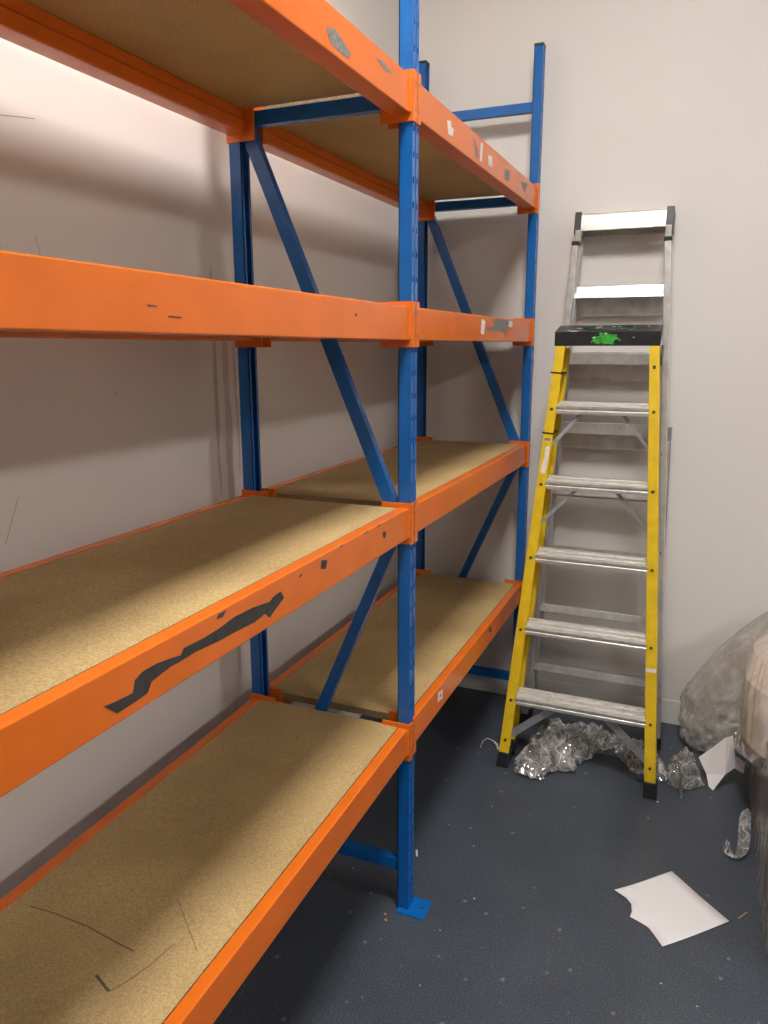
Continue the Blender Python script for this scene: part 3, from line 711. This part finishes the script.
for i, zt in enumerate((0.262, 0.520, 0.775, 1.015, 1.275, 1.545, 1.795)):
    x0, x1 = xs(zt, 0.018); y = S.y0+S.k*zt+0.034
    a = radians(-16)
    U = Vector((0, cos(a), sin(a))); V = Vector((0, -sin(a), cos(a)))
    dp = 0.082; fl = 0.050
    if i < 4: fl = 0.03
    prof = [(0, -fl), (0, 0), (0.012, 0), (0.014, -0.003), (0.026, -0.003), (0.028, 0), (0.050, 0), (0.052, -0.003), (0.064, -0.003), (0.066, 0), (dp, 0), (dp, -fl), (dp-0.003, -fl), (dp-0.003, -0.007), (0.003, -0.007), (0.003, -fl)]
    if i >= 4:
        U, V = Vector((0, 1, 0)), Vector((0, 0, 1))
        nf = -0.015 if i == 6 else 0.002
        prof = [(nf, -0.044), (0.0, 0), (0.006, 0.003), (0.080, -0.026), (0.080, -0.108), (0.074, -0.112), (0.074, -0.108), (0.077, -0.100), (0.077, -0.034), (0.004, -0.006), (nf+0.004, -0.044)]
    mb = MB(); mb.prism(prof, (x0, y, zt), (x1, y, zt), U, V, M['alu'])
    sb_(mb, 'tread', bevel=0.001)
# top platform tread with black corner mouldings
mb = MB(); zt = 2.062; y = 1.336
a = radians(-10); U = Vector((0, cos(a), sin(a))); V = Vector((0, -sin(a), cos(a)))
prof = [(0, -0.066), (0, -0.010), (0.006, 0), (0.085, 0), (0.085, -0.066), (0.081, -0.066), (0.081, -0.006), (0.004, -0.012), (0.004, -0.066)]
mb.prism(prof, (0.166, y, zt), (0.478, y, zt), U, V, M['tread'])
tp = sb_(mb, 'top_step', bevel=0.001)
for s, xa, xb in ((-1, 0.146, 0.170), (1, 0.474, 0.500)):
    mb = MB(); mb.prism([(-0.006, -0.075), (-0.006, 0.004), (0.084, 0.004), (0.084, -0.075)], (xa, y, zt), (xb, y, zt), U, V, M['black'])
    for dz in (-0.018, -0.045): mb.disc(((xa+xb)/2, y-0.006, zt+dz), (0, -1, 0), 0.004, 0.002, M['galv'])
    q = sb_(mb, 'corner_block', tp, bevel=0.003); tag(q, 'black plastic corner block')
# grey hinge ears just below
for s, xc in ((-1, 0.163), (1, 0.485)):
    mb = MB(); mb.box((xc-0.011, 1.312, 1.955), (xc+0.011, 1.350, 2.0), M['alu']); sb_(mb, 'hinge', bevel=0.002)
# folded stays hanging at the right side
mb = MB()
for (x, ya, za, yb2, zb2) in ((0.532, 1.33, 1.245, 1.335, 0.82), (0.546, 1.36, 1.235, 1.36, 0.70)):
    mb.bar((x, ya, za), (x+0.012, yb2, zb2), 0.004, 0.012, M['galv'], up=(0, 1, 0))
    mb.disc((x-0.002, ya, za), (1, 0, 0), 0.007, 0.006, M['bolt']); mb.disc((x+0.010, yb2, zb2), (1, 0, 0), 0.007, 0.006, M['bolt'])
mb.box((0.528, 1.325, 1.215), (0.550, 1.365, 1.265), M['galv'])
sb_(mb, 'stay_bar')

# ------------------------------------------------------------------ plastic film, paper and litter
def blob_sheet(name, outline, height, mt, seed, rings=34, seg=150, rough=0.02, z0=0.001, crest=1.0, fringe=0.12, center=None):
    """crumpled sheet heaped inside a ground outline (list of x,y)"""
    n = len(outline)
    cx = sum(p[0] for p in outline)/n; cy = sum(p[1] for p in outline)/n
    if center: cx, cy = center
    def edge(t):
        f = t*n; i = int(f) % n; u = f-int(f)
        p0, p1, p2, p3 = (Vector(outline[(i-1) % n]), Vector(outline[i]), Vector(outline[(i+1) % n]), Vector(outline[(i+2) % n]))
        return 0.5*((2*p1)+(p2-p0)*u+(2*p0-5*p1+4*p2-p3)*u*u+(3*p1-p0-3*p2+p3)*u**3)
    vs = []; fs = []
    for r in range(rings+1):
        q = r/rings
        for k in range(seg):
            e = edge(k/seg)
            jag = 1+fringe*(noise.noise(Vector((e.x*28, e.y*28, seed)))) * q
            x = cx+(e.x-cx)*q*jag; y = cy+(e.y-cy)*q*jag
            dome = (1-q**2.2)
            f1 = noise.noise(Vector((x*13, y*13, seed*3.1)))
            wx = x+0.02*noise.noise(Vector((x*15, y*15, seed))); wy = y+0.02*noise.noise(Vector((x*15, y*15, seed+4)))
            dv = noise.voronoi(Vector((wx*17, wy*17, seed)))[0]; dw = noise.voronoi(Vector((wx*38, wy*38, seed+7)))[0]
            rdg = max(0, 1-(dv[1]-dv[0])*2.6)+0.45*max(0, 1-(dw[1]-dw[0])*2.6)
            f2 = 1-abs(noise.noise(Vector((x*20, y*20, seed*1.7))))*2
            f3 = 1-abs(noise.noise(Vector((x*42, y*42, seed*0.7))))*2
            z = z0+height*dome*(0.75+0.5*f1)+rough*(0.25+dome)*(f2*0.45+f3*0.25+rdg*0.75)*crest
            dx = noise.noise(Vector((x*40, y*40, seed+9)))*rough*0.6; dy = noise.noise(Vector((x*40, y*40, seed+19)))*rough*0.6
            vs.append((x+dx*q, y+dy*q, max(z0, z)))
    for r in range(rings):
        for k in range(seg):
            k2 = (k+1) % seg
            fs.append((r*seg+k, r*seg+k2, (r+1)*seg+k2, (r+1)*seg+k))
    mb = MB(); mb.add(vs, fs, mt)
    return mb

# crumpled film under the yellow ladder (two layers of the same piece)
mb = blob_sheet('f', [(0.105, 0.84), (0.13, 0.785), (0.20, 0.77), (0.255, 0.85), (0.30, 0.87), (0.345, 0.97), (0.43, 1.10), (0.455, 1.17), (0.38, 1.18), (0.28, 1.18), (0.17, 1.14), (0.13, 1.03), (0.112, 0.92)], 0.085, M['film'], 3.3, rough=0.045)
mb2 = blob_sheet('f', [(0.12, 0.83), (0.20, 0.81), (0.27, 0.90), (0.35, 1.02), (0.40, 1.12), (0.30, 1.14), (0.20, 1.08), (0.15, 0.95)], 0.065, M['film'], 8.1, rough=0.04)
mb.add(mb2.v, mb2.f, M['film'])
o = mb.build('plastic_film', smooth=False, loc=(0.25, 0.98, 0)); tag(o, 'crumpled clear plastic film on the floor under the bottom step of the yellow ladder', 'plastic film')
# film behind the right foot of the ladder
mb = blob_sheet('f', [(0.44, 1.10), (0.50, 1.00), (0.57, 0.965), (0.635, 0.95), (0.64, 1.02), (0.60, 1.10), (0.53, 1.16), (0.47, 1.16)], 0.055, M['film'], 5.2, rough=0.022, rings=26, seg=120)
o = mb.build('plastic_film', smooth=False, loc=(0.55, 1.05, 0)); tag(o, 'flat plastic film lying behind the right foot of the yellow ladder', 'plastic film')
# twisted tail by the bag
mb = blob_sheet('f', [(0.652, 1.10), (0.648, 1.02), (0.655, 0.945), (0.680, 0.93), (0.688, 0.868), (0.703, 0.92), (0.735, 0.945), (0.76, 0.99), (0.745, 1.05), (0.725, 1.12), (0.68, 1.16)], 0.070, M['film'], 6.6, rough=0.035, rings=28, seg=130)
o = mb.build('plastic_film', smooth=False, loc=(0.70, 1.0, 0)); tag(o, 'bunched tail of plastic film on the floor between yellow ladder and milky sheet', 'plastic film')

# wisp left of the ladder foot
mb = MB(); mb.tube([(-0.058, 0.93, 0.002), (-0.055, 0.955, 0.02), (-0.038, 0.962, 0.030), (-0.012, 0.955, 0.028), (0.004, 0.95, 0.018), (0.012, 0.945, 0.002)], [0.0012, 0.0016, 0.0016, 0.002, 0.005, 0.006], M['fleck'], 6)
o = mb.build('plastic_strand', loc=(-0.02, 0.95, 0)); tag(o, 'curled thin white plastic strand on the floor left of the yellow ladder', 'plastic strand')

# curled strip of film by the wrapped load
pts = [(0.903, 0.80, 0.052), (0.894, 0.76, 0.045), (0.892, 0.70, 0.033), (0.890, 0.64, 0.022), (0.880, 0.595, 0.014), (0.864, 0.578, 0.012), (0.848, 0.588, 0.014), (0.836, 0.612, 0.020), (0.842, 0.63, 0.03)]
wd = [0.012, 0.018, 0.018, 0.018, 0.016, 0.015, 0.014, 0.012, 0.004]
mb = MB(); vs = []; fs = []
K = 7
for i, p in enumerate(pts):
    p = Vector(p); t = (Vector(pts[min(i+1, len(pts)-1)])-Vector(pts[max(i-1, 0)])).normalized(); sd = t.cross(Vector((0, 0, 1))).normalized()
    for k in range(K):
        u = (k/(K-1)-0.5)*2
        w = wd[i]
        q = p+sd*u*w+Vector((0, 0, 0.007*cos(u*4+i)+0.004*noise.noise(Vector((i*1.3, k*1.1, 2)))))
        q.z = max(q.z, 0.002); vs.append(q)
for i in range(len(pts)-1):
    for k in range(K-1): fs.append((i*K+k, i*K+k+1, (i+1)*K+k+1, (i+1)*K+k))
mb.add(vs, fs, M['film'])
o = mb.build('plastic_film', smooth=True, loc=(0.88, 0.65, 0)); ss = o.modifiers.new('sub', 'SUBSURF'); ss.levels = 1; ss.render_levels = 2
tag(o, 'curled hook shaped strip of clear film beside the wrapped load', 'plastic film')

# torn sheet of paper in front
out = [(0.5316, 0.2904), (0.6837, 0.4426), (0.8423, 0.2853), (0.6758, 0.1167), (0.6544, 0.1502), (0.6349, 0.1773), (0.61, 0.190), (0.5847, 0.1993), (0.5875, 0.2244), (0.5832, 0.2541), (0.568, 0.2715)]
def paper_obj(name, out, zf, label, loc, th=0.0004, cat='paper'):
    me = bpy.data.meshes.new(name); bm = bmesh.new()
    vsb = [bm.verts.new((x, y, 0)) for x, y in out]; f = bm.faces.new(vsb)
    bmesh.ops.triangulate(bm, faces=[f]); bmesh.ops.subdivide_edges(bm, edges=bm.edges[:], cuts=5, use_grid_fill=True)
    bmesh.ops.triangulate(bm, faces=bm.faces[:])
    for v in bm.verts: v.co.z = zf(v.co.x, v.co.y)
    bmesh.ops.recalc_face_normals(bm, faces=bm.faces)
    for v in bm.verts: v.co -= Vector(loc)
    bm.to_mesh(me); bm.free(); me.materials.append(M['paper'])
    for p in me.polygons: p.use_smooth = True
    o = bpy.data.objects.new(name, me); COL.objects.link(o); o.location = loc
    s = o.modifiers.new('solid', 'SOLIDIFY'); s.thickness = th; s.offset = 1
    return tag(o, label, cat)
def zpaper(x, y):
    e = min(1.0, ((x-0.68)**2+(y-0.27)**2)**0.5/0.17)
    return 0.0012+0.006*max(0, e-0.55)*1.3+0.0012*(noise.noise(Vector((x*16, y*16, 4)))+0.6)
paper_obj('paper_sheet', out, zpaper, 'torn white sheet of paper lying flat on the dark floor', (0.68, 0.27, 0.0))
# white paper poking out under the draped film
vsb = [(0.850, 1.03, 0.195), (0.864, 1.03, 0.120), (0.900, 1.03, 0.100), (0.897, 1.03, 0.055), (0.865, 1.02, 0.075), (0.835, 0.99, 0.058), (0.800, 0.96, 0.004), (0.785, 0.97, 0.010), (0.775, 1.02, 0.03), (0.745, 1.06, 0.070), (0.79, 1.06, 0.12), (0.83, 1.05, 0.175)]
me = bpy.data.meshes.new('paper_sheet'); bm = bmesh.new(); f = bm.faces.new([bm.verts.new(Vector(v)-Vector((0.83, 1.03, 0))) for v in vsb])
bmesh.ops.triangulate(bm, faces=[f]); bm.to_mesh(me); bm.free(); me.materials.append(M['paper'])
o = bpy.data.objects.new('paper_sheet', me); COL.objects.link(o); o.location = (0.83, 1.03, 0)
s = o.modifiers.new('solid', 'SOLIDIFY'); s.thickness = 0.0006
tag(o, 'torn white paper sticking out beneath the milky plastic sheet at the right', 'paper')

# wrapped load along the right edge
LX0, LX1, LY0, LY1, LZ = 0.925, 1.50, 0.125, 1.165, 0.40
load = empty('wrapped_load', ((LX0+LX1)/2, (LY0+LY1)/2, 0), 'long bundle wrapped in dark streaky film with a beige film cover at the right edge', 'wrapped goods')
LO = Vector(((LX0+LX1)/2, (LY0+LY1)/2, 0))
def grid_face(P, nu, nv, mt, amp, seed, mb, nrm_):
    vs = []; fs = []
    for i in range(nu+1):
        for j in range(nv+1):
            p = P(i/nu, j/nv)
            q = (1-abs(noise.noise(Vector((p.x*9, p.y*14, p.z*3+seed))))*2)*0.6+0.4*(1-abs(noise.noise(Vector((p.x*20, p.y*40, p.z*6+seed))))*2)
            vs.append(p+Vector(nrm_)*amp*q)
    for i in range(nu):
        for j in range(nv): a0 = i*(nv+1)+j; fs.append((a0, a0+1, a0+nv+2, a0+nv+1))
    mb.add(vs, fs, mt)
mb = MB(); mb.box((LX0+0.02, LY0+0.03, 0.0), (LX1-0.02, LY1-0.03, LZ-0.02), M['carton'])
q = MB(); q.v = [tuple(Vector(v)-LO) for v in mb.v]; q.f = mb.f; q.mi = mb.mi; q.slots = mb.slots; q.build('carton', load, bevel=0.01)
# film skin: rounded-box tube around, with vertical folds
mb = MB(); vs = []; fs = []; NS, NZ = 260, 26
per = []
cx, cy = (LX0+LX1)/2, (LY0+LY1)/2; hx, hy = (LX1-LX0)/2, (LY1-LY0)/2
for k in range(NS):
    a2 = 2*pi*k/NS; c_, s_ = cos(a2), sin(a2); pw = 2/9.0
    per.append((cx+hx*math.copysign(abs(c_)**pw, c_), cy+hy*math.copysign(abs(s_)**pw, s_), c_, s_))
for j in range(NZ+1):
    z = 0.002+LZ*j/NZ
    for k, (x, y, c_, s_) in enumerate(per):
        w = (1-abs(noise.noise(Vector((x*22+z*2, y*22, z*2.5))))*2)*0.007+0.006*noise.noise(Vector((x*6, y*6, z*5)))
        if z > LZ-0.03: w -= (z-LZ+0.03)*0.6
        nx, ny = (x-cx)/hx, (y-cy)/hy; ln = max(1e-6, (nx**8*1+ny**8)**0.125)
        vx = -1 if abs(nx) > abs(ny) and nx < 0 else (1 if abs(nx) > abs(ny) else 0); vy = 0 if vx else (1 if ny > 0 else -1)
        vs.append((x+vx*w, y+vy*w, z))
for j in range(NZ):
    for k in range(NS): k2 = (k+1) % NS; fs.append((j*NS+k, j*NS+k2, (j+1)*NS+k2, (j+1)*NS+k))
mb.add(vs, fs, M['streak_film']); fs_top = [tuple(range(NZ*NS, (NZ+1)*NS))]
mb.f += fs_top; mb.mi += [0]
mb.v = [tuple(Vector(v)-LO) for v in mb.v]
w_ = mb.build('stretch_film', load, smooth=True); tag(w_, 'streaky clear stretch film wrapped round the load')

# milky plastic sheet bulging over the far end of the load
def bag(loc, cx, cy, prof, ry, mt, seed, amp, NS=240, crum=0.15, fold=2.0):
    """prof: list (z, xl, xr) - horizontal slices, left and right extents"""
    vs = []; fs = []; NZ = 80
    def at(t):
        f = t*(len(prof)-1); i = min(int(f), len(prof)-2); u = f-i
        u = u*u*(3-2*u)
        return [lerp(prof[i][m], prof[i+1][m], u) for m in range(len(prof[0]))]
    for j in range(NZ+1):
        z, xl, xr, yl, yr = at(j/NZ)
        for k in range(NS):
            a2 = 2*pi*k/NS
            x = (xl+xr)/2+(xr-xl)/2*math.copysign(abs(cos(a2))**0.8, cos(a2)); y = (yl+yr)/2+(yr-yl)/2*math.copysign(abs(sin(a2))**0.8, sin(a2))
            low = max(0.0, 1-max(0, z-crum)/0.10) if z > crum else 1.0
            # long taut folds running up the drape
            th = a2*5+z*fold
            f = amp*0.55*(1-abs(noise.noise(Vector((cos(a2)*3.0+z*0.8, sin(a2)*3.0, seed+z*1.1))))*2)+amp*0.4*(1-abs(noise.noise(Vector((cos(a2)*9+z*2, sin(a2)*9, seed+z*2.2))))*2)
            dv = noise.voronoi(Vector((x*15, y*15, z*15+seed)))[0]; dw = noise.voronoi(Vector((x*34, y*34, z*30+seed)))[0]
            f += low*amp*(1.0*max(0, 1-(dv[1]-dv[0])*2.8)+0.6*max(0, 1-(dw[1]-dw[0])*2.8)+0.8*noise.noise(Vector((x*30, y*30, z*30))))
            d = Vector((x-(xl+xr)/2, y-(yl+yr)/2, 0)); d = d.normalized() if d.length > 1e-5 else Vector((0, 0, 0))
            vs.append(Vector((x, y, z))+d*f+Vector((0, 0, f*0.4*(j/NZ))))
    for j in range(NZ):
        for k in range(NS): k2 = (k+1) % NS; fs.append((j*NS+k, j*NS+k2, (j+1)*NS+k2, (j+1)*NS+k))
    fs.append(tuple(range(NZ*NS, (NZ+1)*NS)))
    mb = MB(); mb.add([Vector(v) for v in vs], fs, mt)
    return mb
mb = bag(None, 0, 0, [(0.02, 0.70, 0.95, 1.21, 1.34), (0.08, 0.682, 1.0, 1.205, 1.38), (0.16, 0.676, 1.05, 1.205, 1.40), (0.24, 0.695, 1.1, 1.205, 1.41), (0.32, 0.735, 1.15, 1.205, 1.41), (0.40, 0.785, 1.2, 1.21, 1.41), (0.48, 0.850, 1.2, 1.21, 1.40), (0.55, 0.910, 1.2, 1.22, 1.38), (0.60, 0.965, 1.2, 1.23, 1.36), (0.64, 1.05, 1.12, 1.25, 1.32)], None, M['bag'], 2.2, 0.009, crum=0.20)
o = mb.build('plastic_sheet', smooth=True, loc=(0.9, 1.2, 0)); tag(o, 'big milky plastic bag bulging out against the back wall at the right', 'plastic sheet')
# beige film cover draped over the load's far end
mb = bag(None, 0, 0, [(0.13, 0.875, 1.3, 1.02, 1.15), (0.17, 0.868, 1.4, 0.88, 1.168), (0.23, 0.864, 1.45, 0.70, 1.172), (0.32, 0.862, 1.5, 0.58, 1.174), (0.42, 0.862, 1.5, 0.60, 1.174), (0.50, 0.864, 1.5, 0.64, 1.172), (0.57, 0.885, 1.48, 0.74, 1.165), (0.61, 0.93, 1.44, 0.80, 1.13), (0.63, 1.0, 1.36, 0.88, 1.08)], None, M['pink_film'], 5.7, 0.010, crum=0.12)
mb.v = [tuple(Vector(v)-LO) for v in mb.v]
o = mb.build('film_cover', load, smooth=True); tag(o, 'shiny beige film cover over the far end')

# scrap between brace and middle post, second level
def lump(loc, r, m, name, label, cat, seed, group=None, sq=(1, 1, 1)):
    me = bpy.data.meshes.new(name); bm = bmesh.new(); bmesh.ops.create_icosphere(bm, subdivisions=2, radius=r)
    for v in bm.verts:
        k = 1+0.5*noise.noise(v.co/r*1.7+Vector((seed, 0, 0))); v.co = Vector((v.co.x*k*sq[0], v.co.y*k*sq[1], v.co.z*k*sq[2]))
    mz = min(v.co.z for v in bm.verts)
    for v in bm.verts: v.co.z -= mz
    bm.to_mesh(me); bm.free(); me.materials.append(m)
    o = bpy.data.objects.new(name, me); COL.objects.link(o); o.location = loc
    return tag(o, label, cat, group)
lump((-0.072, 0.068, LV[1]-BT-0.001), 0.014, M['label'], 'crumpled_paper', 'crumpled scrap of white paper on the second shelf behind the middle post', 'paper', 3, sq=(0.9, 1.2, 1.5))
# litter on the floor
mb = MB(); mb.bar((0.8657, 0.3095, 0.002), (0.889, 0.3442, 0.003), 0.003, 0.002, M['splinter'], up=(0, 0, 1)); o = mb.build('wood_splinter', loc=(0.877, 0.327, 0)); tag(o, 'small brown wood splinter on the floor right of the torn paper', 'splinter')
lump((-0.0558, -0.0587, 0), 0.0036, M['crumb'], 'crumb', 'orange crumb on the floor left of the blue foot plate', 'crumb', 1, 'orange crumbs by the foot plate', (1, 1, .6))
lump((-0.0443, -0.0788, 0), 0.0040, M['crumb'], 'crumb', 'orange crumb on the floor left of the blue foot plate', 'crumb', 2, 'orange crumbs by the foot plate', (1, 1, .6))
lump((0.62, 0.812, 0), 0.0036, M['fleck'], 'white_fleck', 'white fleck on the floor beside the right foot of the yellow ladder', 'fleck', 9, None, (1, .8, .5))
mb = MB(); mb.bar((-0.072, 0.24, 0.001), (-0.060, 0.21, 0.0015), 0.006, 0.002, M['fleck'], up=(0, 0, 1)); o = mb.build('white_chip', loc=(-0.066, 0.225, 0)); tag(o, 'thin white chip on the floor just behind the middle front post', 'chip')
for i, (x, y) in enumerate([(0.1206, -0.2499), (-0.0181, 0.4064), (0.0885, 0.562), (0.6797, -0.0082), (0.7647, -0.0466), (0.1075, -0.0555), (-0.2222, 0.0818), (0.16, 0.10), (0.30, 0.12), (0.09, 0.33)]):
    lump((x, y, 0), random.uniform(0.0018, 0.003), M['fleck'], 'white_fleck', 'tiny white fleck of litter on the open dark floor', 'fleck', i*3.3, 'white flecks on the floor', (1, .7, .5))
# ------------------------------------------------------------------ camera
cam = bpy.data.cameras.new('camera'); co = bpy.data.objects.new('camera', cam); COL.objects.link(co)
cam.sensor_fit = 'HORIZONTAL'; cam.sensor_width = 36; cam.lens = 760.5/768*36; cam.clip_start = 0.02
co.location = (0.6699, -1.7715, 1.579); co.rotation_euler = (1.3539, 0.0022, 0.4004)
sc.camera = co
w = bpy.data.worlds.new('world'); sc.world = w; w.use_nodes = True
w.node_tree.nodes['Background'].inputs[0].default_value = (0.0, 0.0, 0.0, 1)
sc.view_settings.view_transform = 'Standard'; sc.view_settings.look = 'None'; sc.view_settings.gamma = 1; sc.view_settings.exposure = -0.08
sc.view_settings.use_curve_mapping = False
